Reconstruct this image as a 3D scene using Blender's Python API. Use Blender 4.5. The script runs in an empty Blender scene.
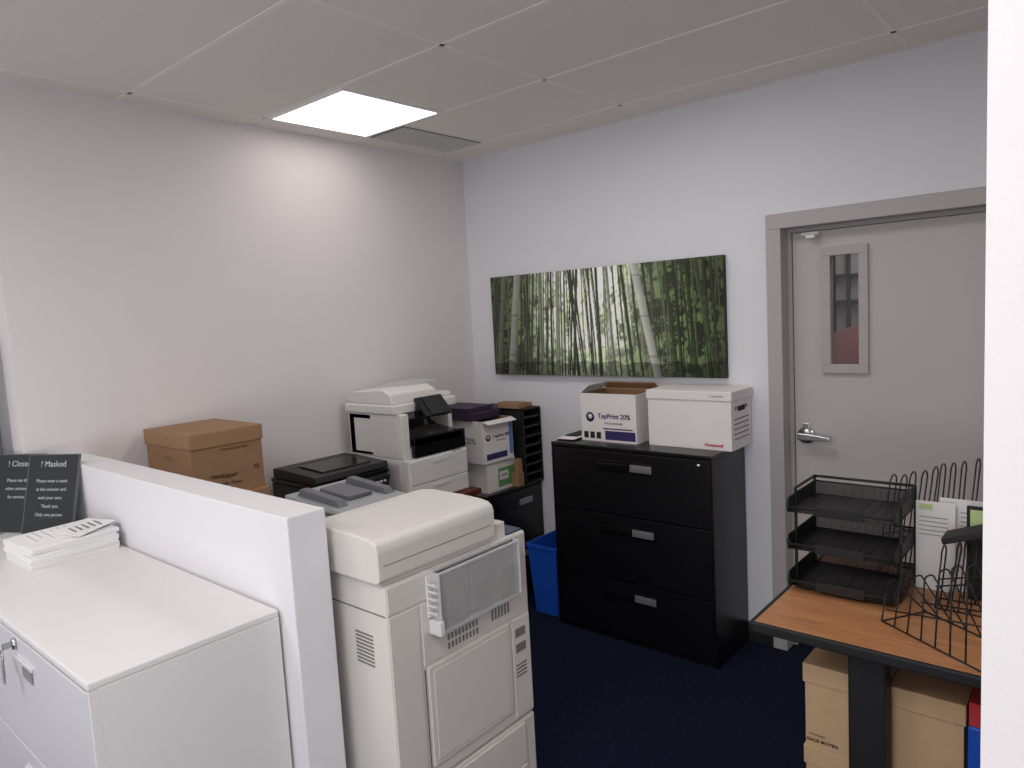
import bpy, bmesh, math, random
import numpy as np
from mathutils import Vector, Matrix
random.seed(5)
S=bpy.context.scene
C=S.collection
PI=math.pi
# ---------------------------------------------------------------- materials
def srgb(c):
    o=[]
    for v in c:
        v=v/255.0
        o.append(v/12.92 if v<=.04045 else ((v+.055)/1.055)**2.4)
    return (*o,1)
def mat(name,c,rough=.5,metal=0.,bump=0.,bscale=200.,var=0.,vscale=5.,emit=0.,alpha=1.,spec=.5,trans=0.):
    m=bpy.data.materials.new(name); m.use_nodes=True
    nt=m.node_tree; b=nt.nodes['Principled BSDF']
    col=srgb(c)
    b.inputs['Base Color'].default_value=col
    b.inputs['Roughness'].default_value=rough
    b.inputs['Metallic'].default_value=metal
    b.inputs['Specular IOR Level'].default_value=spec
    b.inputs['Alpha'].default_value=alpha
    b.inputs['Transmission Weight'].default_value=trans
    tc=nt.nodes.new('ShaderNodeTexCoord')
    if emit>0:
        b.inputs['Emission Color'].default_value=col
        b.inputs['Emission Strength'].default_value=emit
    if True:
        n=nt.nodes.new('ShaderNodeTexNoise'); n.inputs['Scale'].default_value=vscale; n.inputs['Detail'].default_value=4
        nt.links.new(tc.outputs['Object'],n.inputs['Vector'])
        mx=nt.nodes.new('ShaderNodeMixRGB'); mx.blend_type='MULTIPLY'; mx.inputs[0].default_value=1
        mx.inputs[1].default_value=col
        cr=nt.nodes.new('ShaderNodeValToRGB')
        v=max(var,.015)
        cr.color_ramp.elements[0].position=.3; cr.color_ramp.elements[1].position=.7
        cr.color_ramp.elements[0].color=(1-v,1-v,1-v,1); cr.color_ramp.elements[1].color=(1,1,1,1)
        nt.links.new(n.outputs['Fac'],cr.inputs[0]); nt.links.new(cr.outputs[0],mx.inputs[2])
        nt.links.new(mx.outputs[0],b.inputs['Base Color'])
    if bump>0:
        n2=nt.nodes.new('ShaderNodeTexNoise'); n2.inputs['Scale'].default_value=bscale; n2.inputs['Detail'].default_value=3
        nt.links.new(tc.outputs['Object'],n2.inputs['Vector'])
        bp=nt.nodes.new('ShaderNodeBump'); bp.inputs['Strength'].default_value=bump; bp.inputs['Distance'].default_value=.002
        nt.links.new(n2.outputs['Fac'],bp.inputs['Height']); nt.links.new(bp.outputs[0],b.inputs['Normal'])
    return m
M={}
M['wall']=mat('wall_paint',(223,218,218),.8,bump=.15,bscale=300)
M['wallcool']=mat('wall_paint_cool',(218,218,223),.8,bump=.15,bscale=300)
M['part']=mat('partition_paint',(226,224,227),.7,bump=.1,bscale=300)
M['ceil']=mat('ceiling_tile',(240,235,229),.95,bump=.5,bscale=500,var=.04,vscale=120)
M['grid']=mat('ceiling_grid',(244,241,237),.6)
M['vent']=mat('vent_grey',(120,117,116),.6)
M['ventslat']=mat('vent_slat',(222,218,216),.6)
M['dark']=mat('dark_gap',(25,25,27),.8)
M['carpet']=mat('carpet_navy',(27,35,56),1.,bump=1.,bscale=350,var=.62,vscale=70,spec=.1)
M['lightp']=mat('light_diffuser',(255,249,244),.5,emit=3.3)
M['frame']=mat('door_frame_grey',(168,163,162),.45)
M['door']=mat('door_leaf_grey',(182,176,176),.45)
M['chrome']=mat('brushed_chrome',(190,190,192),.28,1.)
M['glass']=mat('door_glass',(110,108,110),.05,spec=.8,alpha=.22)
M['red']=mat('dim_red',(190,120,122),.6)
M['corr']=mat('corridor_paint',(160,154,152),.8)
M['blk']=mat('black_enamel',(14,13,16),.3,bump=.05,bscale=400)
M['blkmatt']=mat('black_matte',(20,20,22),.6)
M['blkgl']=mat('black_gloss_plastic',(16,16,18),.2)
M['blk2']=mat('black_soft_plastic',(34,34,37),.45)
M['silver']=mat('silver_label',(165,165,168),.35,.7)
M['wcab']=mat('white_cabinet_enamel',(222,220,219),.4)
M['wcabd']=mat('white_cabinet_front',(206,205,210),.42)
M['cream']=mat('copier_cream',(212,208,202),.45,bump=.1,bscale=900)
M['creamvent']=mat('copier_slot',(120,116,112),.7)
M['grey']=mat('grey_plastic',(92,94,98),.5)
M['traygrey']=mat('feeder_tray_grey',(146,148,151),.5)
M['bluegrey']=mat('blue_grey_plastic',(66,76,98),.4)
M['trans']=mat('smoky_clear_plastic',(205,205,206),.12,alpha=.28)
M['innerg']=mat('holder_back_grey',(176,174,172),.4)
M['pwhite']=mat('printer_white',(222,220,218),.4)
M['pgrey']=mat('printer_grey',(188,188,190),.45)
M['kraft']=mat('kraft_cardboard',(156,122,90),.9,bump=.2,bscale=150,var=.1,vscale=20)
M['kraftl']=mat('kraft_cardboard_pale',(200,168,130),.85,bump=.2,bscale=150,var=.08,vscale=20)
M['kraftin']=mat('cardboard_inside',(140,106,74),.9)
M['cwhite']=mat('white_cardboard',(224,220,217),.8,var=.03)
M['ink']=mat('black_ink',(25,24,26),.8)
M['marker']=mat('marker_ink',(58,46,42),.8)
M['inkn']=mat('navy_purple_ink',(48,38,92),.8)
M['inkr']=mat('red_ink',(190,50,60),.8)
M['inkg']=mat('green_label',(96,150,92),.7)
M['inkb']=mat('blue_label',(90,130,190),.7)
M['purple']=mat('dark_purple_card',(50,36,62),.6)
M['paper']=mat('paper_white',(234,232,232),.8)
M['paperg']=mat('paper_green',(190,212,150),.8)
M['papere']=mat('paper_grey_print',(150,150,155),.8)
M['blue']=mat('blue_plastic',(28,82,185),.4)
M['cherry']=mat('cherry_wood',(96,40,34),.45,var=.2,vscale=30)
M['txtw']=mat('white_print',(190,197,202),.7)
M['signblk']=mat('sign_black',(36,40,44),.35)
M['acryl']=mat('clear_acrylic',(190,200,205),.1,alpha=.35)
M['screen']=mat('phone_screen',(90,140,200),.2)
def wood():
    m=bpy.data.materials.new('desk_wood'); m.use_nodes=True; nt=m.node_tree; b=nt.nodes['Principled BSDF']
    tc=nt.nodes.new('ShaderNodeTexCoord'); mp=nt.nodes.new('ShaderNodeMapping'); mp.inputs['Scale'].default_value=(1.5,28,28)
    n=nt.nodes.new('ShaderNodeTexNoise'); n.inputs['Scale'].default_value=3; n.inputs['Detail'].default_value=6; n.inputs['Roughness'].default_value=.65
    cr=nt.nodes.new('ShaderNodeValToRGB'); cr.color_ramp.elements[0].position=.3; cr.color_ramp.elements[1].position=.72
    cr.color_ramp.elements[0].color=srgb((150,98,60)); cr.color_ramp.elements[1].color=srgb((196,140,96))
    nt.links.new(tc.outputs['Object'],mp.inputs[0]); nt.links.new(mp.outputs[0],n.inputs[0]); nt.links.new(n.outputs['Fac'],cr.inputs[0]); nt.links.new(cr.outputs[0],b.inputs['Base Color'])
    b.inputs['Roughness'].default_value=.4
    return m
M['wood']=wood()
def meshmat():
    m=bpy.data.materials.new('black_wire_mesh'); m.use_nodes=True; nt=m.node_tree; b=nt.nodes['Principled BSDF']
    b.inputs['Base Color'].default_value=srgb((18,18,20)); b.inputs['Roughness'].default_value=.5
    tc=nt.nodes.new('ShaderNodeTexCoord'); v=nt.nodes.new('ShaderNodeTexVoronoi'); v.inputs['Scale'].default_value=260; v.inputs['Randomness'].default_value=0
    mt=nt.nodes.new('ShaderNodeMath'); mt.operation='GREATER_THAN'; mt.inputs[1].default_value=.28
    ad=nt.nodes.new('ShaderNodeMath'); ad.operation='MAXIMUM'; ad.inputs[1].default_value=.15
    nt.links.new(tc.outputs['Object'],v.inputs['Vector']); nt.links.new(v.outputs['Distance'],mt.inputs[0]); nt.links.new(mt.outputs[0],ad.inputs[0]); nt.links.new(ad.outputs[0],b.inputs['Alpha'])
    return m
M['mesh']=meshmat()
# ---------------------------------------------------------------- mesh builder
class MB:
    def __init__(s,off=(0,0,0)):
        s.bm=bmesh.new(); s.off=Vector(off)
    def _add(s,b2,bev,mi,smooth=False,seg=2):
        if bev>0:
            bmesh.ops.bevel(b2,geom=list(b2.edges),offset=bev,segments=seg,affect='EDGES',profile=.6,clamp_overlap=True)
        for f in b2.faces:
            f.material_index=mi; f.smooth=smooth
        me=bpy.data.meshes.new('t'); b2.to_mesh(me); b2.free(); s.bm.from_mesh(me); bpy.data.meshes.remove(me)
    def box(s,x0,x1,y0,y1,z0,z1,bev=0,mi=0,rot=None,seg=2):
        b=bmesh.new(); bmesh.ops.create_cube(b,size=1)
        for v in b.verts:
            v.co=Vector(((x0+x1)/2+v.co.x*(x1-x0),(y0+y1)/2+v.co.y*(y1-y0),(z0+z1)/2+v.co.z*(z1-z0)))
        if rot:
            ang,ax,piv=rot; bmesh.ops.rotate(b,verts=b.verts,cent=Vector(piv),matrix=Matrix.Rotation(ang,3,ax))
        s._add(b,bev,mi,seg=seg); return s
    def cyl(s,p0,p1,r,seg=16,mi=0,r2=None,smooth=True,cap=True):
        p0=Vector(p0);p1=Vector(p1);d=p1-p0
        b=bmesh.new(); bmesh.ops.create_cone(b,cap_ends=cap,cap_tris=False,segments=seg,radius1=r,radius2=r if r2 is None else r2,depth=d.length)
        q=Vector((0,0,1)).rotation_difference(d.normalized()).to_matrix().to_4x4()
        bmesh.ops.transform(b,verts=b.verts,matrix=Matrix.Translation((p0+p1)/2)@q)
        s._add(b,0,mi,smooth); return s
    def prism(s,pts,axis,a,c,bev=0,mi=0,seg=2):
        b=bmesh.new(); idx=[i for i in range(3) if i!=axis]
        def mk(p,t):
            v=[0,0,0]; v[idx[0]]=p[0]; v[idx[1]]=p[1]; v[axis]=t; return b.verts.new(v)
        A=[mk(p,a) for p in pts]; B=[mk(p,c) for p in pts]
        b.faces.new(A); b.faces.new(B[::-1])
        n=len(pts)
        for i in range(n): b.faces.new((A[i],B[i],B[(i+1)%n],A[(i+1)%n]))
        bmesh.ops.recalc_face_normals(b,faces=b.faces)
        s._add(b,bev,mi,seg=seg); return s
    def hexa(s,bot,top,bev=0,mi=0):
        b=bmesh.new(); A=[b.verts.new(p) for p in bot]; B=[b.verts.new(p) for p in top]
        b.faces.new(A); b.faces.new(B[::-1]); n=len(A)
        for i in range(n): b.faces.new((A[i],B[i],B[(i+1)%n],A[(i+1)%n]))
        bmesh.ops.recalc_face_normals(b,faces=b.faces); s._add(b,bev,mi); return s
    def wire(s,pts,r,mi=0,seg=6):
        for a,c in zip(pts[:-1],pts[1:]): s.cyl(a,c,r,seg,mi)
        return s
    def quad(s,pts,mi=0):
        vs=[s.bm.verts.new(p) for p in pts]; f=s.bm.faces.new(vs); f.material_index=mi; return s
    def make(s,name,mats,parent=None,label=None,loc=None,rotz=0,cat=None,kind=None,group=None):
        me=bpy.data.meshes.new(name)
        if s.off.length>0: bmesh.ops.translate(s.bm,verts=s.bm.verts,vec=-s.off)
        s.bm.to_mesh(me); s.bm.free()
        for m in (mats if isinstance(mats,(list,tuple)) else [mats]): me.materials.append(M[m] if isinstance(m,str) else m)
        o=bpy.data.objects.new(name,me); C.objects.link(o)
        if parent: o.parent=parent
        elif loc is not None: o.location=loc; o.rotation_euler=(0,0,rotz)
        elif s.off.length>0: o.location=s.off
        if label: o['label']=label
        if cat: o['category']=cat
        if kind: o['kind']=kind
        if group: o['group']=group
        return o
def thing(name,loc,label,cat,rotz=0,group=None):
    e=bpy.data.objects.new(name,None); C.objects.link(e); e.location=loc; e.rotation_euler=(0,0,rotz); e.empty_display_size=.1
    e['label']=label; e['category']=cat
    if group: e['group']=group
    return e
def text(parent,txt,size,loc,rot,m,name='printed_text',align='CENTER',shear=0,space=1,sx=1,bold=0):
    cu=bpy.data.curves.new('t',type='FONT'); cu.body=txt; cu.size=size; cu.align_x=align; cu.align_y='CENTER'; cu.extrude=.0003; cu.shear=shear; cu.space_character=space; cu.resolution_u=3; cu.offset=bold
    o=bpy.data.objects.new('t',cu); C.objects.link(o)
    bpy.context.view_layer.update()
    dg=bpy.context.evaluated_depsgraph_get()
    me=bpy.data.meshes.new_from_object(o.evaluated_get(dg)); me.name=name
    bpy.data.objects.remove(o); bpy.data.curves.remove(cu)
    me.materials.clear(); me.materials.append(M[m])
    t=bpy.data.objects.new(name,me); C.objects.link(t); t.parent=parent; t.location=loc; t.rotation_euler=rot; t.scale=(sx,1,1)
    return t
FR=(PI/2,0,0)
SX=(PI/2,0,PI/2)
# ---------------------------------------------------------------- room
HC=2.737; A=-3.286; B=3.437
def st(mb,name,m,**k): return mb.make(name,m,kind='structure',**k)
st(MB().box(-4.4,1.8,-2.6,B+1.0,-.1,0),'floor','carpet')
st(MB().box(-4.4,1.8,-2.6,B+1.0,HC,HC+.1),'ceiling','ceil')
DX0,DX1,DZ=-1.24,-.32,2.07
w=MB(); w.box(A-.13,DX0-.03,B,B+.14,0,HC); w.box(DX1+.03,1.8,B,B+.14,0,HC); w.box(DX0-.03,DX1+.03,B,B+.14,DZ+.03,HC)
st(w,'wall_back','wallcool')
st(MB().box(A-.13,A,.844,B,0,HC),'wall_left','wall')
st(MB().box(-3.6,-3.46,-2.6,.9,0,HC),'wall_entry','wallcool')
st(MB().box(1.66,1.8,-2.6,B,0,HC),'wall_east','wall')
st(MB().box(-4.4,1.8,-2.7,-2.6,0,HC),'wall_front','wall')
st(MB().box(-.113,1.66,.9,1.02,0,HC),'wall_right','wall')
st(MB().box(-3.46,-3.42,.77,.81,.9,1.75,.003),'trim_1','grey')
st(MB().box(A,-.113-1.2,B-.012,B,0,.1,.002),'baseboard_back','blkmatt')
st(MB().box(A,A+.012,1.1,B-.012,0,.1,.002),'baseboard_left','blkmatt')
f=MB()
f.box(-1.31,DX0,B-.02,B+.14,0,DZ,.003); f.box(DX1,DX1+.07,B-.02,B+.14,0,DZ,.003); f.box(-1.31,DX1+.07,B-.02,B+.14,DZ,DZ+.07,.003)
f.box(DX0-.001,DX0+.018,B+.075,B+.13,0,DZ-.018); f.box(DX0,DX1,B+.075,B+.13,DZ-.018,DZ+.001)
st(f,'trim_2','frame')
LY=B+.085
d=MB(); lx0,lx1,lz0,lz1=-1.05,-.92,1.42,1.932
d.box(DX0+.021,lx0,LY,LY+.045,.008,DZ-.022,.0); d.box(lx1,DX1-.004,LY,LY+.045,.008,DZ-.022); d.box(lx0,lx1,LY,LY+.045,.008,lz0); d.box(lx0,lx1,LY,LY+.045,lz1,DZ-.022)
door=st(d,'door_1','door')
def dpart(mb,name,m,**k):
    o=mb.make(name,m,parent=door,**k); return o
g=MB()
for a in ((-1.088,lx0+.004),(lx1-.004,-.884)): g.box(a[0],a[1],LY-.018,LY+.01,lz0+.004,lz1-.004,.003)
g.box(-1.088,-.884,LY-.018,LY+.01,1.382,lz0+.004,.003); g.box(-1.088,-.884,LY-.018,LY+.01,lz1-.004,1.969,.003)
dpart(g,'window_frame','frame')
g=MB(); g.box(lx0,lx1,LY+.018,LY+.024,lz0,lz1)
dpart(g,'window_pane','glass')
g=MB(); hx=-1.165; hz=1.078
g.cyl((hx,LY-.014,hz),(hx,LY,hz),.040,24); g.cyl((hx,LY-.055,hz),(hx,LY,hz),.017,16)
g.prism([(hx-.024,hz-.016),(hx-.024,hz+.018),(hx+.05,hz+.014),(hx+.125,hz+.004),(hx+.125,hz-.014),(hx+.05,hz-.016)],1,LY-.068,LY-.045,.004)
g.box(hx-.016,hx+.016,LY-.012,LY,hz,hz+.06,.004)
dpart(g,'door_handle','chrome')
g=MB(); g.box(-1.17,-1.09,LY-.03,LY,DZ-.04,DZ-.024,.002); g.box(-1.14,-1.10,LY-.06,LY-.02,DZ-.055,DZ-.04,.002)
dpart(g,'latch_bracket','pwhite')
# corridor seen through the door glass
st(MB().box(-2.2,.5,B+.9,B+1.0,0,HC),'wall_corridor','corr')
q=MB((-1.25,B+.85,0)); q.prism([(-1.5,0),(-1.0,0),(-1.0,1.56),(-1.12,1.58),(-1.3,1.52),(-1.5,1.46)],1,B+.83,B+.86,.004); q.make('banner_stand','red',label='dim reddish banner standing in the corridor behind the door',cat='banner')
for i,xx in enumerate((-1.27,-1.19)): st(MB().box(xx-.008,xx+.008,B+.87,B+.9,1.3,2.4),'trim_%d'%(90+i),'blk2')
st(MB().box(-1.6,-.9,B+.87,B+.9,1.84,1.86),'trim_80','blk2')
st(MB().box(-1.6,-.9,B+.87,B+.9,1.69,1.715),'trim_81','blk2')
# ceiling grid
gx=-3.141; gy=1.942; G=.61
n=3
def bar(x0,x1,y0,y1):
    global n
    st(MB().box(x0,x1,y0,y1,HC-.002,HC+.002),'trim_%d'%n,'grid'); n+=1
hb=.010
for k in (0,2,4,6): 
    X=gx+G*k; bar(X-hb,X+hb,-2.6,B-.02)
for k in range(-7,3):
    Y=gy+G*k; bar(A+.02 if Y>.85 else -3.46,1.66,Y-hb,Y+hb)
bar(gx+G-hb,gx+G+hb,gy+.012,gy+G-.012)
bar(A,A+.02,.85,B); bar(A+.02,1.66,B-.02,B)
bar(gx+.30-.01,gx+.30+.01,gy+G+.012,gy+2*G-.012)
v=MB(); 
vx0,vx1,vy0,vy1=gx+.012,gx+.29,gy+G+.012,gy+2*G-.012
v.box(vx0,vx1,vy0,vy1,HC-.006,HC-.002)
for i in range(12):
    x=vx0+.014+i*(vx1-vx0-.028)/11
    v.box(x-.006,x+.006,vy0+.01,vy1-.01,HC-.009,HC-.006,mi=1)
st(v,'trim_%d'%n,['vent','ventslat']); n+=1
def fixture(x,y,lab):
    t=thing('ceiling_light',(x+G/2,y+G/2,HC-.012),lab,'ceiling light')
    a=MB()
    h=G/2-.012; i=h-.016
    for bx in ((-h,h,-h,-i),(-h,h,i,h),(-h,-i,-i,i),(i,h,-i,i)): a.box(bx[0],bx[1],bx[2],bx[3],0.004,.012)
    a.make('frame','grid',parent=t)
    b=MB(); b.box(-i,i,-i,i,.004,.010); b.make('diffuser','lightp',parent=t)
    return t
fixture(gx,gy,'glowing square recessed fluorescent panel in the dropped ceiling')
def area(name,loc,sx,sy,power,col,rot=(0,0,0)):
    l=bpy.data.lights.new(name,'AREA'); l.shape='RECTANGLE'; l.size=sx; l.size_y=sy; l.energy=power; l.color=col
    o=bpy.data.objects.new(name,l); C.objects.link(o); o.location=loc; o.rotation_euler=rot; return o
area('room_lamp',(-.6,-.2,HC-.03),.6,1.2,27,(1,.968,.948))
area('room_lamp',(-2.4,-.9,HC-.03),.6,1.2,27,(1,.968,.948))
area('room_lamp',(.9,2.3,HC-.03),.6,.6,10,(1,.968,.948))
area('room_lamp',(-1.6,2.3,HC-.03),1.0,.4,10,(1,.968,.948))
area('window_daylight',(.2,-2.5,1.3),2.6,1.8,82,(.90,.93,1),(PI/2+.4,0,0))
area('corridor_lamp',(-.9,B+.5,HC-.05),.4,.4,8,(1,1,1))
# ---------------------------------------------------------------- partition
p=MB((-2.4,1.0,0)); p.box(A,-1.605,.957,1.072,0,1.263,.004)
p.make('wall_partition','part',kind='structure')
# ---------------------------------------------------------------- lateral cabinets
def lateral(name,loc,rotz,w,d,zs,mb_,mf,label,style,group=None):
    t=thing(name,loc,label,'filing cabinet',rotz,group)
    h=zs[-1]
    b=MB(); b.box(-w/2,w/2,.02,d,0.0,h-.018,.002); b.box(-w/2,w/2,0,d,h-.018,h,.004); b.box(-w/2,-w/2+.012,0.002,.02,0,h-.018); b.box(w/2-.012,w/2,0.002,.02,0,h-.018); b.box(-w/2+.012,w/2-.012,.012,.02,0,zs[0])
    b.make('body',mb_,parent=t)
    for i in range(len(zs)-1):
        z0=zs[i]+.004; z1=(zs[i+1] if i<len(zs)-2 else h-.022)-.003
        dr=MB(); dr.box(-w/2+.015,w/2-.015,0,.019,z0,z1,.003)
        do=dr.make('drawer',mf,parent=t)
        zc=z1-.075
        if style=='blk':
            hb_=MB(); hb_.box(-.17,.155,-.004,.001,zc-.030,zc+.030,.002,mi=0); hb_.box(-.168,.02,-.014,-.004,zc-.012,zc+.018,.003,mi=0)
            hb_.make('handle','blkgl',parent=do)
            lb=MB(); lb.box(.03,.152,-.009,-.004,zc-.017,zc+.02,.002); lb.box(.045,.137,-.011,-.009,zc-.008,zc+.011,.001)
            lb.make('label_holder','silver',parent=do)
        else:
            hb_=MB(); hb_.box(-.09,.09,-.002,.002,zc-.028,zc+.028,.001); hb_.box(-.085,.085,-.008,-.002,zc+.016,zc+.026,.002)
            hb_.make('handle',mf,parent=do)
            lb=MB(); lb.box(-.0,.075,-.006,-.001,zc-.018,zc+.012,.002); lb.make('label_holder','silver',parent=do)
    return t
cab=lateral('lateral_filing_cabinet',(-1.9075,3.05,0),0,.935,.375,[.03,.335,.68,1.036],'blk','blk','tall black three-drawer lateral filing cabinet against the wall','blk')
MB().cyl((.40,-.004,.985),(.40,.001,.985),.010,12).make('lock','chrome',parent=cab)
lowcab=lateral('lateral_filing_cabinet',(-2.76,2.905+.265,0),PI/2,.52,.49,[.03,.36,.705],'blk','blk','low black two-drawer filing cabinet in the corner under stacked boxes','blk')
wc=lateral('lateral_filing_cabinet',(-2.127,.49,0),0,.914,.458,[.03,.34,.67,1.01],'wcab','wcabd','white metal lateral filing cabinet with keys in its lock','wht',)
wc2=lateral('lateral_filing_cabinet',(-2.932,.49,0),0,.694,.458,[.03,.34,.67,1.01],'wcab','wcabd','white metal lateral filing cabinet holding sign stands','wht')
k=MB(); k.cyl((-.055,-.008,.965),(-.055,.0,.965),.015,16); k.box(-.058,-.052,-.03,-.005,.957,.973,.001)
k.make('lock','chrome',parent=wc)
k=MB()
ring=[(-.055+.014*math.cos(a),-.032,.943+.016*math.sin(a)) for a in [i*PI/6 for i in range(13)]]
k.wire(ring,.0015); k.box(-.066,-.045,-.034,-.031,.885,.93,.001); k.box(-.052,-.033,-.038,-.035,.875,.92,.001)
k.make('keys','chrome',parent=wc)
q=MB((-2.30,3.3,1.036)); q.box(-2.365,-2.265,3.10,3.36,1.036,1.044,.002); q.box(-2.37,-2.268,3.10,3.37,1.0442,1.050,.001,mi=1,rot=(.06,'Z',(-2.31,3.25,1.05))); q.box(-2.36,-2.28,3.16,3.36,1.0502,1.056,.002,rot=(.05,'Z',(-2.31,3.2,1.05)))
q.make('paper_folder',['blkmatt','paper'],label='loose white papers and black folders beside an open carton',cat='folder')
# ---------------------------------------------------------------- cardboard boxes
def banker(loc,rotz,w,d,h,m,label,lid=.065,hole=True,name='storage_box',group=None,hm='dark'):
    t=thing(name,loc,label,'storage box',rotz,group)
    b=MB(); b.box(-w/2+.006,w/2-.006,.006,d-.006,0,h-.01,.002); b.make('body',m,parent=t)
    l=MB(); l.box(-w/2,w/2,0,d,h-lid,h,.004)
    l.make('lid',m,parent=t)
    if hole:
        hz=h-lid-.045
        for sx in (w/2-.0065,-w/2+.0045):
            g=MB(); g.box(sx,sx+.002,d/2-.04,d/2+.04,hz-.012,hz+.012,.0009); g.make('handle_hole',hm,parent=t)
    return t
kb1=banker((-2.82,1.455,.79),PI/2,.325,.42,.268,'kraft','brown kraft storage box supporting another box beside the wall')
kb2=banker((-2.83,1.4475,1.058),PI/2,.325,.42,.275,'kraft','brown kraft archive box with handwriting stacked on another box',hm='kraftin')
text(kb2,'STORAGE BOX FILES',.013,(.03,.004,.192),FR,'marker')
text(kb2,'Handicapped',.027,(-.03,.004,.085),FR,'marker',name='handwriting',shear=.5,space=.85).rotation_euler=(PI/2,.06,0)
text(kb2,'Permits  Forms',.022,(-.01,.004,.05),FR,'marker',name='handwriting',shear=.45,space=.85).rotation_euler=(PI/2,.05,0)
text(kb2,'70',.028,(.12,.004,.095),FR,'marker',name='handwriting',shear=.2)
ks=banker((-.66,2.3,0),0,.255,.40,.262,'kraftl','pale kraft storage box on the carpet under the desk',group='pale kraft boxes under the desk')
kt=banker((-.66,2.3,.262),0,.255,.40,.285,'kraftl','pale kraft storage box lettered on its end, stacked under the desk',group='pale kraft boxes under the desk')
text(kt,'USAGE MOYEN',.0155,(-.072,.005,.022),FR,'ink',bold=.0004)
text(kt,'STOCKAGE',.010,(-.085,.005,.042),FR,'ink')
ks2=banker((-.427,2.3,0),0,.205,.40,.262,'kraftl','pale kraft storage box on the carpet under the desk',group='pale kraft boxes under the desk')
kt2=banker((-.427,2.3,.262),0,.205,.40,.285,'kraftl','pale kraft storage box with lid beside the desk leg',group='pale kraft boxes under the desk')
wb=banker((-1.622,3.18,1.036),0,.455,.25,.285,'cwhite','white cardboard archive box with lid on the black cabinet',lid=.045)
text(wb,'Honeywell',.022,(.13,.004,.025),FR,'inkr',shear=.25,bold=.0006)
text(wb,'STORAGE BOX',.010,(.15,-.0004,.262),FR,'ink')
text(wb,'STORAGE BOX',.022,(.2226,.12,.20),SX,'ink',bold=.0005)
for i in range(5):
    gg=MB(); gg.box(.2215,.2225,.04,.21,.05+.024*i,.054+.024*i); gg.make('label_line','ink',parent=wb)
def carton(loc,rotz,w,d,h,label,open_=True,name='paper_carton',side=False):
    t=thing(name,loc,label,'cardboard box',rotz)
    b=MB(); th=.004
    b.box(-w/2,w/2,0,d,0,th); b.box(-w/2,w/2,0,th,th,h); b.box(-w/2,w/2,d-th,d,th,h); b.box(-w/2,-w/2+th,th,d-th,th,h); b.box(w/2-th,w/2,th,d-th,th,h)
    e=th+.0006
    b.box(-w/2+e,w/2-e,e-.0004,e+.001,.01,h-.001,mi=1); b.box(-w/2+e,w/2-e,d-e-.001,d-e,.01,h-.001,mi=1); b.box(-w/2+e-.0004,-w/2+e+.001,e,d-e,.01,h-.001,mi=1); b.box(w/2-e-.001,w/2-e,e,d-e,.01,h-.001,mi=1)
    b.make('body',['cwhite','kraftin'],parent=t)
    if open_:
        fl=MB()
        fl.hexa([(-w/2,d-.004,h),(w/2,d-.004,h),(w/2,d-.001,h),(-w/2,d-.001,h)],[(-w/2+.01,d-.03,h+.035),(w/2-.01,d-.03,h+.035),(w/2-.01,d-.027,h+.037),(-w/2+.01,d-.027,h+.037)])
        fl.make('flap','kraftin',parent=t)
        fl=MB()
        fl.hexa([(-w/2,.0,h),(-w/2,d-.03,h),(-w/2+.003,d-.03,h),(-w/2+.003,.0,h)],[(-w/2+.04,.02,h+.04),(-w/2+.04,d-.05,h+.04),(-w/2+.043,d-.05,h+.04),(-w/2+.043,.02,h+.04)])
        fl.make('flap','cwhite',parent=t)
    return t
c1=carton((-2.075,3.165,1.036),0,.345,.255,.258,'open white paper carton printed in navy, on the black cabinet')
def topprint(t,w,z,s=1.):
    lg=MB(); lg.cyl((-w*.33,-.0012,z+.01),(-w*.33,.0,z+.01),.028*s,20); lg.make('logo','inkn',parent=t)
    lg=MB(); lg.cyl((-w*.33,-.002,z+.012),(-w*.33,-.0011,z+.012),.014*s,20); lg.make('logo_center','cwhite',parent=t)
    text(t,'TopPrint 20%',.038*s,(w*.11,-.0012,z+.018*s),FR,'inkn',bold=.0008*s)
    text(t,'MULTI-USE PAPER',.015*s,(w*.10,-.0012,z-.022*s),FR,'inkn')
topprint(c1,.34,.12,.95)
lb=MB(); lb.box(-.02,.165,-.0014,-.0002,.012,.06); lb.make('printed_band','inkn',parent=c1)
lb=MB(); lb.box(-.03,.15,-.0014,-.0002,.068,.074); lb.make('printed_band','inkn',parent=c1)
for xx in (-.155,-.115,-.075):
    lb=MB(); lb.box(xx,xx+.028,-.0014,-.0002,.015,.05); lb.make('printed_mark','ink',parent=c1)
# corner stack
c3=carton((-2.80,3.105,.705),PI/2,.25,.42,.178,'white paper carton with green label under another carton',open_=False)
lb=MB(); lb.box(-.03,.12,-.0014,-.0002,.02,.13); lb.make('printed_label','inkg',parent=c3)
lb=MB(); lb.box(-.02,.06,-.0024,-.0012,.06,.11); lb.make('label_text_field','cwhite',parent=c3)
text(c3,'PAPER',.022,(.02,-.0028,.085),FR,'inkn')
c2=carton((-2.785,3.075,.705+.178),PI/2-.05,.25,.40,.25,'open white paper carton printed in navy in the corner stack',open_=False)
topprint(c2,.25,.14,.66)
lb=MB(); lb.box(.092,.122,-.0014,-.0002,.03,.22); lb.make('printed_band','inkb',parent=c2)
lb=MB(); lb.box(-.10,.07,-.0014,-.0002,.02,.055); lb.make('printed_band','inkn',parent=c2)
text(c2,'TopPrint 20%',.05,(-.126,.2,.13),(PI/2,0,-PI/2),'inkn')
fl=MB(); fl.hexa([(-.125,.0,.25),(.125,.0,.25),(.125,.003,.25),(-.125,.003,.25)],[(-.118,-.045,.232),(.118,-.045,.232),(.118,-.045,.235),(-.118,-.045,.235)]); fl.make('flap','cwhite',parent=c2)
pb=MB((-3.0,3.1,1.134)); pb.box(-3.20,-2.86,2.94,3.19,1.1335,1.175,.003); pb.box(-3.18,-2.90,2.95,3.17,1.1755,1.205,.003)
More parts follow.
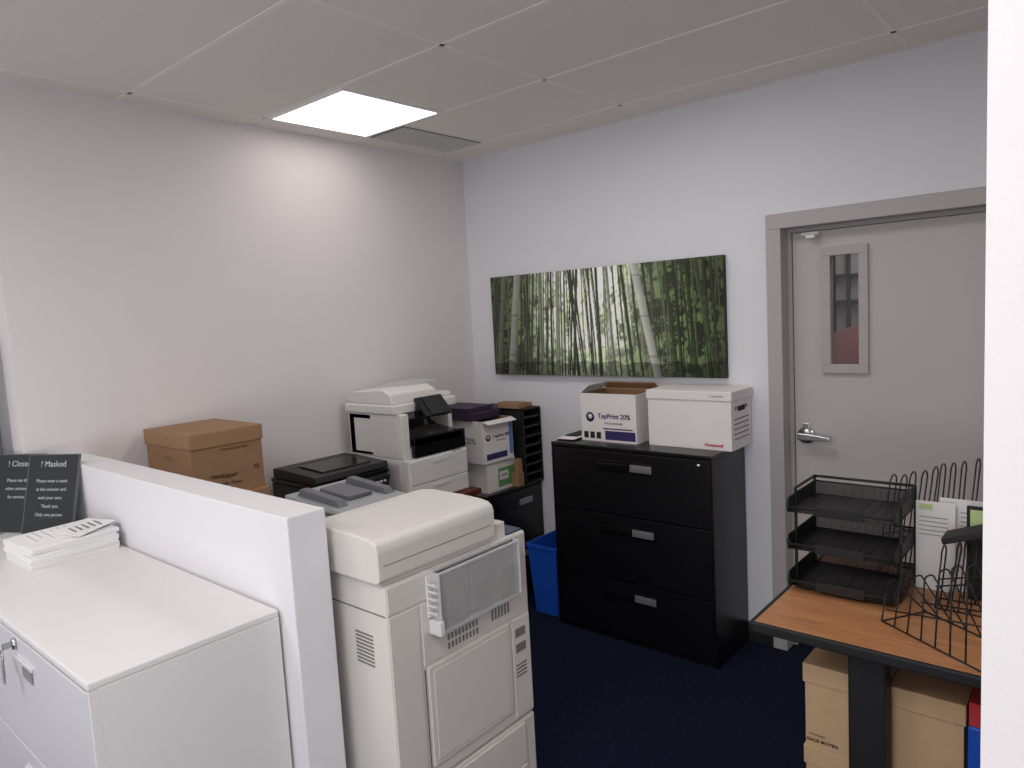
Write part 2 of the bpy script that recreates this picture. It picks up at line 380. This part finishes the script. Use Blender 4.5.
pb.make('flat_box','purple',label='flat dark purple box on top of the white carton',cat='box')
lr=thing('literature_rack',(-2.74,3.344,.705),'black upright tray rack in the corner beside cartons','rack',PI/2)
a=MB(); wv=.17; 
a.box(-wv/2,-wv/2+.008,0,.4,0,.46,.001); a.box(wv/2-.008,wv/2,0,.4,0,.46,.001); a.box(-wv/2,wv/2,.39,.4,0,.46); a.box(-wv/2,wv/2,0,.4,.452,.46,.001); a.box(-wv/2,wv/2,0,.4,0,.01)
a.make('frame','blkmatt',parent=lr)
for i in range(7):
    z=.05+i*.058; s_=MB(); s_.box(-wv/2+.008,wv/2-.008,.0,.39,z,z+.006,.001); s_.box(-wv/2+.008,wv/2-.008,.0,.006,z,z+.018,.001); s_.make('shelf','blkgl',parent=lr)
sb=MB((-2.9,3.33,1.165)); sb.box(-2.95,-2.78,3.27,3.34,1.165,1.20,.003); sb.make('small_carton','kraft',label='small brown cardboard box on the black tray rack',cat='box')
sb=MB((-2.9,3.38,1.165)); sb.box(-2.93,-2.80,3.35,3.42,1.165,1.19,.003); sb.make('small_carton','kraft',label='small brown cardboard box on the black tray rack',cat='box')
sb=MB((-2.775,3.2,.705)); sb.box(-2.797,-2.755+.01,3.19,3.245,.705,.79,.002); sb.make('small_carton','kraft',label='small brown cardboard box before the white carton',cat='box')
sb=MB((-2.775,3.2,.79)); sb.box(-2.782,-2.75,3.20,3.24,.79,.87,.002); sb.make('small_carton','kraft',label='small brown cardboard box on another small box',cat='box')
# ---------------------------------------------------------------- bin
t=thing('recycling_bin',(-2.51,3.24,0),'bright blue plastic recycling bin between two black cabinets','recycling bin')
b=MB()
def frustum(b,h,x0,y0,x1,y1,th,mi=0):
    def ring(x,y,z): return [Vector((-x,-y,z)),Vector((x,-y,z)),Vector((x,y,z)),Vector((-x,y,z))]
    o0=ring(x0,y0,0);o1=ring(x1,y1,h);i0=ring(x0-th,y0-th,th);i1=ring(x1-th,y1-th,h)
    for i in range(4):
        j=(i+1)%4
        b.quad([o0[i],o0[j],o1[j],o1[i]],mi); b.quad([i0[j],i0[i],i1[i],i1[j]],mi); b.quad([o1[i],o1[j],i1[j],i1[i]],mi)
    b.quad(o0[::-1],mi); b.quad(i0,mi)
frustum(b,.41,.08,.13,.105,.155,.004)
b.make('body','blue',parent=t)
b=MB(); 
for q in ((-.111,.111,-.161,-.153),(-.111,.111,.153,.161),(-.111,-.103,-.153,.153),(.103,.111,-.153,.153)): b.box(q[0],q[1],q[2],q[3],.395,.415,.002)
b.make('rim','blue',parent=t)
# ---------------------------------------------------------------- side table
t=thing('side_table',(-2.99,2.01,0),'long cherry wood table along the wall under printers','table')
b=MB(); b.box(-.28,.29,-.81,.81,.76,.79,.004); b.make('table_top','cherry',parent=t)
for sx in (-.25,.25):
    for sy in (-.76,.76):
        MB().box(sx-.02,sx+.02,sy-.02,sy+.02,0,.76,.003).make('leg','blkmatt',parent=t)
# ---------------------------------------------------------------- inkjet printer
t=thing('inkjet_printer',(-2.80,2.06,.79),'black multifunction inkjet printer on the side table','printer',PI/2)
b=MB(); b.box(-.215,.215,.03,.40,0,.19,.008,seg=3); b.box(-.205,.205,.0,.06,.0,.06,.008); b.box(-.218,.218,.02,.40,.192,.212,.004); b.make('body','blkgl',parent=t)
b=MB(); b.prism([(.025,.214),(.018,.222),(.025,.25),(.30,.262),(.38,.260),(.38,.214)],0,-.215,.215,.004,seg=2); b.make('scanner_lid','blk2',parent=t)
b=MB(); b.prism([(.06,.252),(.07,.260),(.25,.268),(.28,.264),(.28,.260)],0,-.14,.14,.003); b.make('lid_panel','blkgl',parent=t)
b=MB(); b.box(-.14,.14,-.12,.03,.045,.052,.002); b.box(-.145,-.137,-.12,.03,.045,.065,.002); b.box(.137,.145,-.12,.03,.045,.065,.002); b.make('output_tray','blk2',parent=t)
b=MB(); b.hexa([(-.20,.015,.12),(.20,.015,.12),(.20,.03,.12),(-.20,.03,.12)],[(-.20,-.012,.185),(.20,-.012,.185),(.20,.03,.192),(-.20,.03,.192)],.003)
pp=b.make('control_panel','blk2',parent=t)
b=MB(); b.box(-.06,.04,-.012,-.004,.135,.18,.001,rot=(.38,'X',(0,0,.15))); b.make('display','traygrey',parent=pp)
for i in range(5):
    b=MB(); b.cyl((.07+i*.024,-.012,.16),(.07+i*.024,.004,.16),.007,10); b.make('button','pgrey',parent=pp)
# ---------------------------------------------------------------- laser MFP
t=thing('laser_printer',(-2.76,2.57,.79),'large white multifunction laser printer with black output area','printer',PI/2)
W=.215
b=MB(); b.box(-W,W,.0,.47,0,.235,.006); b.box(-W,-W+.05,.03,.47,.235,.47,.006); b.box(W-.03,W,.10,.47,.235,.43,.006); b.box(-W,W,.27,.47,.235,.47,.01)
b.box(-W+.05,W-.03,.03,.27,.235,.29,.005)
b.make('body','pwhite',parent=t)
for z0,z1 in ((.008,.095),(.102,.225)):
    q=MB(); q.box(-W+.012,W-.012,-.008,.002,z0,z1,.003); q.box(-.06,.06,-.012,-.008,z1-.028,z1-.012,.002); q.make('paper_drawer','pwhite',parent=t)
b=MB(); b.box(-W+.052,W-.005,.0,.03,.24,.34,.006); b.prism([(.0,.34),(.03,.34),(.2,.36),(.27,.40),(.27,.33),(.0,.30)],0,-W+.052,W-.032,.002); b.make('output_tray','blkgl',parent=t)
b=MB(); b.box(-W-.02,W+.0,.06,.47,.47,.52,.012,seg=3); b.make('scanner','pwhite',parent=t)
b=MB(); b.prism([(.08,.52),(.09,.575),(.16,.60),(.40,.585),(.46,.56),(.46,.52)],0,-W-.01,W-.12,.01,seg=3); b.box(W-.12,W-.0,.10,.45,.52,.545,.006); b.make('document_feeder','pwhite',parent=t)
b=MB(); b.hexa([(W-.30,.16,.592),(W-.16,.16,.592),(W-.16,.40,.585),(W-.30,.40,.585)],[(W-.24,.16,.605),(W-.04,.16,.61),(W-.04,.38,.615),(W-.24,.38,.605)],.002); b.make('feeder_tray','pgrey',parent=t)
b=MB(); b.hexa([(-.10,-.02,.44),(.09,-.02,.44),(.09,.06,.53),(-.10,.06,.53)],[(-.10,-.035,.452),(.09,-.035,.452),(.09,.05,.545),(-.10,.05,.545)],.003); b.box(-.09,.08,.03,.07,.44,.50); b.make('control_panel','blkgl',parent=t)
b=MB(); b.hexa([(-.06,-.0335,.4555),(.03,-.0335,.4555),(.03,.043,.54),(-.06,.043,.54)],[(-.06,-.0355,.4575),(.03,-.0355,.4575),(.03,.041,.542),(-.06,.041,.542)]); b.make('display','blk2',parent=t)
b=MB(); b.box(-W-.0015,-W+.001,.06,.42,.26,.44,.001);b.make('side_panel','pwhite',parent=t)
b=MB();b.box(-W-.0015,-W+.001,.06,.42,.03,.22,.001); b.make('side_panel','pwhite',parent=t)
text(t,'xerox',.028,(W-.08,-.0005,.232),FR,'ink',name='logo_text')
# ---------------------------------------------------------------- copier
XF=-1.44; off=(-1.77,1.405,0)
t=thing('photocopier',off,'large cream office photocopier behind the white partition','photocopier')
y0,y1=1.12,1.688; x0=-2.10
def cp(mb,name,m,**k): return mb.make(name,m,parent=t,**k)
b=MB(off)
b.box(x0,XF-.012,y0+.01,y1-.01,.06,1.02,.006)
b.box(x0+.02,XF,y0,y1,.46,1.060,.006)
b.box(x0,XF,y0,y1,.05,.452,.006)
cp(b,'body','cream')
for cx in (x0+.06,XF-.06):
    for cy in (y0+.06,y1-.06):
        q=MB(off); q.cyl((cx-.012,cy,.028),(cx+.012,cy,.028),.028,16); q.box(cx-.02,cx+.02,cy-.02,cy+.02,.03,.06,.002); cp(q,'caster','blkmatt')
for z0,z1 in ((.07,.16),(.17,.30),(.31,.44)):
    q=MB(off); q.box(XF-.002,XF+.005,y0+.13,y1-.05,z0,z1,.003); cp(q,'side_panel','cream')
q=MB(off); q.box(XF-.002,XF+.006,1.245,1.588,.50,.79,.003); q.box(XF+.005,XF+.008,1.262,1.572,.515,.775,.002); cp(q,'access_door','cream')
for bx in ((y0+.004,y0+.105,.47,.975),(y0+.115,1.66,.80,.975),(1.60,y1-.004,.47,.79),(y0+.115,1.235,.47,.79),(y0+.004,y1-.004,.982,1.055)):
    q=MB(off); q.box(XF-.001,XF+.003,bx[0],bx[1],bx[2],bx[3],.002); cp(q,'side_panel','cream')
for zz in (.812,.838):
    q=MB(off)
    for i in range(9): yy=1.325+i*.0145; q.box(XF+.0025,XF+.0038,yy,yy+.008,zz,zz+.018)
    cp(q,'vent_grille','creamvent')
q=MB(off)
for i in range(6):
    yy=1.51+i*.0145; q.box(XF+.0025,XF+.0038,yy,yy+.008,.825,.86)
cp(q,'vent_grille','creamvent')
q=MB(off)
for i in range(4): q.box(XF+.0025,XF+.0038,1.61,1.66,.60+i*.012,.606+i*.012)
cp(q,'vent_grille','creamvent')
for zz in (.68,.73):
    q=MB(off); q.box(XF+.0025,XF+.005,1.612,1.66,zz,zz+.028,.001); cp(q,'port_cover','creamvent')
q=MB(off)
for i in range(9):
    zz=.825+i*.0105
    q.box(-1.58,-1.505,y0-.0012,y0+.001,zz,zz+.005)
cp(q,'vent_grille','creamvent')
q=MB(off); q.box(-1.9,XF-.006,y0-.0012,y0+.001,.977,.981); cp(q,'panel_seam','creamvent')
# clear holder
q=MB(off)
q.box(XF+.003,XF+.030,1.275,1.62,.875,.887,.003); q.box(XF+.003,XF+.038,1.275,1.281,.885,1.055,.002); q.box(XF+.003,XF+.038,1.614,1.62,.885,1.055,.002)
q.box(XF+.003,XF+.012,1.275,1.62,1.050,1.06,.003); q.box(XF+.028,XF+.036,1.281,1.614,1.046,1.054,.002)
by=cp(q,'document_holder','pgrey')
for ya,yb in ((1.284,1.391),(1.395,1.50),(1.504,1.611)):
    q=MB(off); q.box(XF+.030,XF+.033,ya,yb,.89,1.045,.001); q.box(XF+.033,XF+.036,ya+.02,yb-.02,.90,.985,.001)
    q.make('clear_pocket','trans',parent=by)
q=MB(off); q.box(XF+.010,XF+.014,1.285,1.61,.895,1.045,.001); q.make('inner_panel','innerg',parent=by)
q=MB(off); q.box(XF+.004,XF+.05,1.258,1.276,.885,.925,.003); q.make('tray_bracket','pwhite',parent=by)
q=MB(off)
for i in range(5): q.box(XF+.004,XF+.042,1.2555,1.2585,.945+i*.02,.950+i*.02)
q.box(XF+.004,XF+.01,1.255,1.276,.93,1.05,.002)
q.make('tray_ladder','pwhite',parent=by)
# scanner unit + broad lid
q=MB(off); q.box(x0,XF-.012,y0-.002,1.61,1.058,1.108,.004); cp(q,'scanner_unit','cream')
q=MB(off); q.box(x0+.05,XF-.008,1.614,y1-.006,1.060,1.068,.003); cp(q,'rear_cover','bluegrey')
q=MB(off)
prof=[(-1.78,1.070),(-1.446,1.070),(-1.436,1.080),(-1.436,1.158),(-1.441,1.175),(-1.456,1.186),(-1.49,1.191),(-1.56,1.194),(-1.70,1.194),(-1.76,1.187),(-1.785,1.168)]
q.prism(prof,1,1.100,1.55,.012,seg=3)
q.box(x0+.02,-1.77,1.115,1.56,1.11,1.140,.006)
df=cp(q,'document_feeder','cream')
q=MB(off); q.box(-1.4362,-1.4352,1.118,1.53,1.118,1.120); q.make('cover_seam','creamvent',parent=df)
q=MB(off); q.hexa([(-2.07,1.235,1.185),(-1.76,1.235,1.170),(-1.76,1.49,1.170),(-2.07,1.49,1.185)],[(-2.07,1.235,1.200),(-1.76,1.235,1.186),(-1.76,1.49,1.186),(-2.07,1.49,1.200)],.003)
q.box(-1.95,-1.80,1.29,1.375,1.135,1.175)
ft=q.make('feeder_tray','traygrey',parent=df)
for ya in (1.255,1.44):
    q=MB(off); q.hexa([(-2.03,ya,1.195),(-1.80,ya,1.184),(-1.80,ya+.035,1.184),(-2.03,ya+.035,1.195)],[(-2.01,ya,1.222),(-1.82,ya,1.208),(-1.82,ya+.03,1.208),(-2.01,ya+.03,1.222)],.003); q.make('paper_guide','grey',parent=ft)
q=MB(off); q.box(-2.0,-1.84,1.32,1.41,1.192,1.206,.003,rot=(.05,'Y',(-1.88,1.35,1.19))); q.make('tray_pad','grey',parent=ft)
# ---------------------------------------------------------------- desk
off=(-.2,2.48,0)
t=thing('desk',off,'wood-topped desk with black edge and pedestal leg','desk')
q=MB(off); q.box(-.87,1.0,2.115,2.845,.718,.74,.002); q.make('desk_top','wood',parent=t)
q=MB(off); q.box(-.882,1.012,2.10,2.116,.708,.740,.005); q.box(-.882,1.012,2.844,2.86,.708,.740,.005); q.box(-.884,-.869,2.10,2.86,.708,.740,.005); q.box(.999,1.014,2.10,2.86,.708,.740,.005)
q.make('edge_banding','blkmatt',parent=t)
for xx in (-.567,.75):
    q=MB(off); q.box(xx-.052,xx+.052,2.20,2.28,.03,.718,.008); q.box(xx-.04,xx+.04,2.14,2.80,.69,.718,.004); q.box(xx-.04,xx+.04,2.13,2.295,.0,.03,.008); q.make('leg','blkmatt',parent=t)
q=MB((-.25,2.42,0)); q.box(-.318,-.20,2.28,2.56,0,.50,.006); q.make('storage_crate','blue',label='blue plastic crate on the floor beside the kraft boxes',cat='crate')
q=MB((-.25,2.42,.5)); q.box(-.316,-.20,2.285,2.54,.50,.57,.003); q.make('binder','inkr',label='red binder lying on the blue crate under the desk',cat='binder')
# letter trays
off=(-.70,2.565,.741)
t=thing('letter_tray_stack',off,'black wire mesh three-tier letter tray on the desk','letter tray')
q=MB(off)
ax0,ax1,ay0,ay1=-.868,-.535,2.425,2.70
for xx,yy in ((ax0,ay1),(ax1,ay1),(ax0,ay0+.07),(ax1,ay0+.07)):
    q.box(xx-.004,xx+.004,yy-.006,yy+.006,.7412,1.085,.001)
for xx in (ax0,ax1):
    q.cyl((xx,ay1,1.083),(xx,ay0+.07,1.083),.005,8)
q.cyl((ax0,ay1,1.083),(ax1,ay1,1.083),.005,8)
q.make('frame','blkmatt',parent=t)
for z in (.755,.885,1.015):
    q=MB(off)
    r=.003
    for zz in (z,z+.05):
        q.wire([(ax0,ay0,zz),(ax0,ay1,zz),(ax1,ay1,zz),(ax1,ay0,zz)],r)
    q.wire([(ax0,ay0,z),(ax0,ay0-.01,z+.02),(ax1,ay0-.01,z+.02),(ax1,ay0,z)],r*1.4)
    for xx in (ax0,ax1): q.wire([(xx,ay0,z),(xx,ay0-.015,z+.03),(xx,ay0,z+.05)],r)
    q.box(ax0+.09,ax1-.09,ay0-.014,ay0-.008,z,z+.032,.002)
    for k in range(9):
        xx=ax0+(ax1-ax0)*(k+.5)/9; q.cyl((xx,ay0,z),(xx,ay1,z),.0013,5)
    tr=q.make('tray','blkmatt',parent=t)
    q=MB(off); q.quad([(ax0,ay0,z),(ax1,ay0,z),(ax1,ay1,z),(ax0,ay1,z)]); q.quad([(ax0,ay0,z),(ax0,ay1,z),(ax0,ay1,z+.05),(ax0,ay0,z+.05)]); q.quad([(ax1,ay0,z),(ax1,ay1,z),(ax1,ay1,z+.05),(ax1,ay0,z+.05)]); q.quad([(ax0,ay1,z),(ax1,ay1,z),(ax1,ay1,z+.05),(ax0,ay1,z+.05)])
    q.make('mesh_panel','mesh',parent=tr)
# wire sorters
def sorter(c,rz,L,Wd,nd,hA,hB,label,lean=.02,sq=.05,topw=.92,r=.0026,jit=0.):
    t=thing('wire_file_sorter',c,label,'file sorter',rz)
    x0,x1,y0,y1=-L/2,L/2,-Wd/2,Wd/2; z=0
    q=MB()
    for yy in (y0,y1): q.wire([(x0,yy,z+r),(x1,yy,z+r)],r)
    q.wire([(x0,y0,z+r),(x0,y1,z+r)],r); q.wire([(x1,y0,z+r),(x1,y1,z+r)],r)
    for yy in (y0,y1): q.wire([(x0,yy*.8,z+hA*.35),(x1,yy*.8,z+hB*.45)],r)
    q.make('base','blkmatt',parent=t)
    for i in range(nd):
        f=i/(nd-1); x=x0+(x1-x0)*f; h=hA+(hB-hA)*f+random.uniform(-jit,jit); ln=lean+random.uniform(-jit,jit)*1.2
        q=MB(); hw=(y1-y0)/2
        pts=[(x,y0,z+r)]
        for k in range(9):
            a=PI-PI*k/8
            pts.append((x+ln,hw*topw*math.cos(a),z+h-sq+sq*math.sin(a)))
        pts.append((x,y1,z+r))
        q.wire(pts,r); q.make('divider','blkmatt',parent=t)
    return t
sorter((-.362,2.295,.74),-.58,.34,.17,8,.10,.27,'black wire incline file sorter standing askew on the desk front',lean=-.05,sq=.012,topw=.22,jit=.006)
sorter((-.345,2.55,.74),0,.19,.09,7,.20,.27,'black wire file sorter standing beside the letter trays',lean=.02,sq=.03,jit=.006)
sorter((-.53,2.775,.74),0,.26,.11,9,.35,.44,'tall black wire file sorter on the desk beside the letter trays',lean=.035,sq=.03,jit=.006)
q=MB((-.34,2.55,.98)); q.hexa([(-.42,2.50,.952),(-.21,2.50,1.027),(-.21,2.60,1.027),(-.42,2.60,.952)],[(-.425,2.50,.972),(-.215,2.50,1.049),(-.215,2.60,1.049),(-.425,2.60,.972)],.003)
q.make('tablet','blkmatt',label='black tablet device lying across the wire file sorter',cat='tablet')
q=MB((-.48,2.66,.741)); q.box(-.525,-.41,2.66,2.662,.742,1.045); q.box(-.515,-.475,2.6585,2.66,1.018,1.036,mi=1)
for i in range(5): q.box(-.515,-.43,2.6588,2.66,.93+i*.015,.933+i*.015,mi=2)
q.make('paper_sheet',['paper','paperg','papere'],label='white printed sheet with green heading standing behind wire sorters',cat='paper')
q=MB((-.42,2.69,.741)); q.box(-.46,-.30,2.69,2.692,.742,1.055); 
for i in range(5): q.box(-.40,-.32,2.6888,2.69,.95+i*.015,.953+i*.015,mi=1)
q.make('paper_sheet',['paper','papere'],label='white printed sheet standing behind another sheet in wire sorters',cat='paper')
q=MB((-.36,2.65,.741)); q.box(-.375,-.28,2.635,2.647,.742,1.05,.001,mi=0); q.box(-.365,-.29,2.633,2.635,.98,1.04,mi=1); q.box(-.325,-.298,2.638,2.655,1.051,1.075,.002,mi=2)
q.make('folder',['blkmatt','paperg','screen'],label='black document holder with pale green sheet among wire sorters',cat='document holder')
# ---------------------------------------------------------------- left counter things
cx,cy,cz=-2.77,.805,1.01
for i in range(9):
    q=MB((cx,cy,cz+i*.008)); ang=random.uniform(-.03,.03)+.05; dx=random.uniform(-.004,.004); dy=random.uniform(-.006,.0)
    q.box(cx-.12+dx,cx+.12+dx,cy-.145+dy,cy+.125+dy,cz+i*.008,cz+i*.008+.0078,.0006,rot=(ang,'Z',(cx,cy,cz)))
    q.make('paper_stack','paper',label='loose stack of white printed forms on the white cabinet',cat='paper',group='paper forms on the white cabinet')
q=MB((cx,cy,cz+.072)); z=cz+.0725
q.hexa([(cx-.10,cy-.13,z),(cx+.10,cy-.12,z),(cx+.09,cy+.12,z),(cx-.10,cy+.11,z)],[(cx-.10,cy-.13,z+.002),(cx+.10,cy-.12,z+.002),(cx+.09,cy+.12,z+.002),(cx-.10,cy+.11,z+.002)])
for i in range(9): q.box(cx-.085+ (0 if i%3 else .02),cx+(.02 if i%2 else .06),cy-.10+i*.024,cy-.0975+i*.024,z+.002,z+.0024,mi=1)
q.make('paper_sheet',['paper','papere'],label='printed form lying on top of the paper stack',cat='paper')
q=MB((cx,cy,cz+.075)); z+=.0028
q.hexa([(cx-.02,cy-.05,z),(cx+.13,cy+.0,z),(cx+.07,cy+.14,z+.012),(cx-.06,cy+.09,z+.012)],[(cx-.02,cy-.05,z+.001),(cx+.13,cy+.0,z+.001),(cx+.07,cy+.14,z+.013),(cx-.06,cy+.09,z+.013)])
for i in range(5): q.box(cx+.0,cx+.07,cy+.01+i*.02,cy+.013+i*.02,z+.005+i*.0016,z+.0062+i*.0017,mi=1)
q.make('paper_sheet',['paper','ink'],label='loose white form curling on top of the paper stack',cat='paper')
def sign(loc,rz,lab,lines,lean=.27):
    t=thing('sign_holder',loc,lab,'sign',rz)
    w,h=.222,.30
    def L(x,y,z):
        c,s=math.cos(lean),math.sin(lean); return (x,y*c+z*s,z*c-y*s+.002)
    q=MB(); 
    def slab(x0,x1,y0,y1,z0,z1,mi=0): q.hexa([L(x0,y0,z0),L(x1,y0,z0),L(x1,y1,z0),L(x0,y1,z0)],[L(x0,y0,z1),L(x1,y0,z1),L(x1,y1,z1),L(x0,y1,z1)],0,mi)
    slab(-w/2-.004,w/2+.004,.003,.006,0,h+.004); q.box(-w/2,w/2,.0,.03,0,.003)
    q.make('stand','acryl',parent=t)
    q=MB(); slab(-w/2,w/2,-.001,.0028,.003,h); q.make('insert','signblk',parent=t)
    q=MB(); slab(-w/2-.004,-w/2,-.002,.004,.0,h+.004); slab(w/2,w/2+.004,-.002,.004,.0,h+.004); slab(-w/2,w/2,-.002,.004,h,h+.004); q.make('border','grey',parent=t)
    for i,(tx,sz) in enumerate(lines):
        if not tx: continue
        z=h-.035-i*.032; p=L(0,-.0018,z)
        text(t,tx,sz,p,(PI/2-lean,0,0),'txtw')
    return t
sign((-3.09,.835,1.01),.50,'black printed notice in a clear acrylic stand beside partition',[('! Masked',.032),('',.01),('Please wear a mask',.018),('at the counter and',.018),('wait your turn.',.018),('Thank you',.018),('Only one person',.018)])
sign((-3.245,.765,1.01),.50,'black printed notice in acrylic stand behind another sign',[('! Closed',.032),('',.01),('Please use the',.018),('other entrance',.018),('for service.',.018)])
# ---------------------------------------------------------------- canvas
def canvas():
    px0,px1,pz0,pz1=-3.068,-1.518,1.361,1.975
    nx,nz=620,250
    t=thing('canvas_picture',((px0+px1)/2,B,pz0),'wide canvas print of a sunlit bamboo forest','picture')
    W=px1-px0;H=pz1-pz0
    rng=np.random.RandomState(3)
    u=np.linspace(0,1,nx);v=np.linspace(0,1,nz);U,V=np.meshgrid(u,v)
    def noise(fx,fz):
        g=rng.rand(fz+2,fx+2); X=U*fx;Z=V*fz; i=X.astype(int);j=Z.astype(int);a=X-i;b=Z-j; a=a*a*(3-2*a);b=b*b*(3-2*b)
        return (g[j,i]*(1-a)+g[j,i+1]*a)*(1-b)+(g[j+1,i]*(1-a)+g[j+1,i+1]*a)*b
    def sst(x,a,b): x=np.clip((x-a)/(b-a),0,1); return x*x*(3-2*x)
    cen=np.exp(-((U-.45)/.24)**2)
    leaf=.45*noise(34,14)+.3*noise(80,34)+.25*noise(180,80)
    lf=sst(leaf,.38,.64)
    base=.045+.14*cen
    R=base+lf*(.12+.34*cen);Gc=base*1.10+lf*(.18+.42*cen);Bc=base*.8+lf*(.06+.24*cen)
    gap=sst(.6*noise(60,7)+.4*noise(120,26),.36,.50)*np.exp(-((U-.45)/.20)**4)*sst(V,.14,.40)
    R=R+gap*.92;Gc=Gc+gap*.98;Bc=Bc+gap*.86
    hz=cen**3*.25
    img=np.stack([R+hz,Gc+hz*1.06,Bc+hz*.88],-1)
    gl=np.exp(-((U-.86)/.10)**2-((V-.35)/.25)**2)*lf; img+=gl[...,None]*np.array([.10,.22,.04])
    def stem(xb,xt,wd,col,nodes=True,bend=0,nk=.72):
        xc=xb+(xt-xb)*V+bend*V*(1-V); dd=(U-xc)/wd
        m=np.clip(1.3-np.abs(dd)**4*1.3,0,1)*(np.abs(dd)<1)
        sh=(.82-.36*dd)*(0.9+.2*noise(3,14))
        if nodes:
            nd=(np.abs(((V*(.45/max(wd*9,.06)))%1)-.5)<.028); sh=sh*np.where(nd,nk,1)
        c=np.array(col)[None,None,:]*sh[...,None]
        img[:]=img*(1-m[...,None])+c*m[...,None]
    for i in range(60):
        x=rng.rand(); d=abs(x-.46)
        tone=.03+.06*rng.rand()
        if rng.rand()<.3: tone=(.42 if d<.22 else .18)*(.6+.6*rng.rand())
        stem(x,x+rng.randn()*.018+(.02 if x<.4 else -.02),.0013+.0015*rng.rand(),(tone,tone*1.08,tone*.7),False,rng.randn()*.01)
    for i in range(40):
        x=(i+rng.rand())/40; d=abs(x-.46)
        tone=.06+.07*rng.rand() if rng.rand()<.62 else (.36 if d<.25 else .2)
        stem(x,x+rng.randn()*.012+(.02 if x<.4 else -.025),.0032+.0022*rng.rand(),(tone*.95,tone*1.05,tone*.72),True,rng.randn()*.008)
    for x,xt,wd,c in ((.09,.145,.020,(.46,.44,.40)),(.025,.075,.015,(.26,.26,.21)),(-.01,.03,.010,(.15,.15,.11)),(.19,.225,.007,(.12,.12,.10)),(.245,.26,.006,(.22,.24,.18)),(.33,.345,.007,(.30,.32,.24)),(.40,.43,.007,(.08,.10,.06)),(.52,.515,.007,(.09,.11,.07)),(.58,.56,.007,(.30,.33,.24)),(.66,.62,.007,(.07,.10,.05)),(.83,.79,.008,(.08,.11,.05)),(.90,.87,.008,(.07,.10,.04)),(.97,.90,.007,(.13,.17,.08)),(.755,.672,.018,(.60,.61,.54))):
        stem(x,xt,wd,c)
    ed=.42+.58*np.exp(-(np.abs(U-.47)/.42)**4)
    img*=ed[...,None]
    lowd=1-.5*(V<.10+.06*noise(24,2)); img*=lowd[...,None]
    img=np.clip(img,0.004,.98)
    verts=np.stack([px0+U*W-(px0+px1)/2, np.full_like(U,-.0365), pz0+V*H-pz0],-1).reshape(-1,3)
    idx=np.arange(nx*nz).reshape(nz,nx)
    faces=np.stack([idx[:-1,:-1],idx[:-1,1:],idx[1:,1:],idx[1:,:-1]],-1).reshape(-1,4)
    me=bpy.data.meshes.new('printed_face'); me.from_pydata(verts.tolist(),[],faces.tolist())
    ca=me.color_attributes.new('print','FLOAT_COLOR','POINT')
    col=np.concatenate([img.reshape(-1,3),np.ones((nx*nz,1))],1).astype(np.float32)
    ca.data.foreach_set('color',col.ravel())
    m=bpy.data.materials.new('canvas_print'); m.use_nodes=True; nt=m.node_tree; bs=nt.nodes['Principled BSDF']; at=nt.nodes.new('ShaderNodeVertexColor'); at.layer_name='print'
    nt.links.new(at.outputs['Color'],bs.inputs['Base Color']); bs.inputs['Roughness'].default_value=.7; bs.inputs['Specular IOR Level'].default_value=.2
    me.materials.append(m); o=bpy.data.objects.new('printed_face',me); C.objects.link(o); o.parent=t
    q=MB(); q.box(-W/2,W/2,-.036,-.0005,0,H,.002); q.make('stretcher_frame','blkmatt',parent=t)
canvas()
# ---------------------------------------------------------------- world + camera
wd=bpy.data.worlds.new('World'); S.world=wd; wd.use_nodes=True; wd.node_tree.nodes['Background'].inputs[0].default_value=(.5,.55,.65,1); wd.node_tree.nodes['Background'].inputs[1].default_value=.3
yaw,pit,rol=-0.712,-0.100,-0.056
fv=Vector((math.sin(yaw)*math.cos(pit),math.cos(yaw)*math.cos(pit),math.sin(pit)))
r0=Vector((math.cos(yaw),-math.sin(yaw),0)); u0=r0.cross(fv)
rr=r0*math.cos(rol)+u0*math.sin(rol); uu=-r0*math.sin(rol)+u0*math.cos(rol)
cam=bpy.data.cameras.new('camera'); co=bpy.data.objects.new('camera',cam); C.objects.link(co)
mtx=Matrix((rr,uu,-fv)).transposed().to_4x4(); mtx.translation=Vector((0,0,1.751)); co.matrix_world=mtx
cam.sensor_width=36; cam.lens=715/1024*36; cam.clip_start=.02
S.camera=co
S.view_settings.view_transform='Standard'
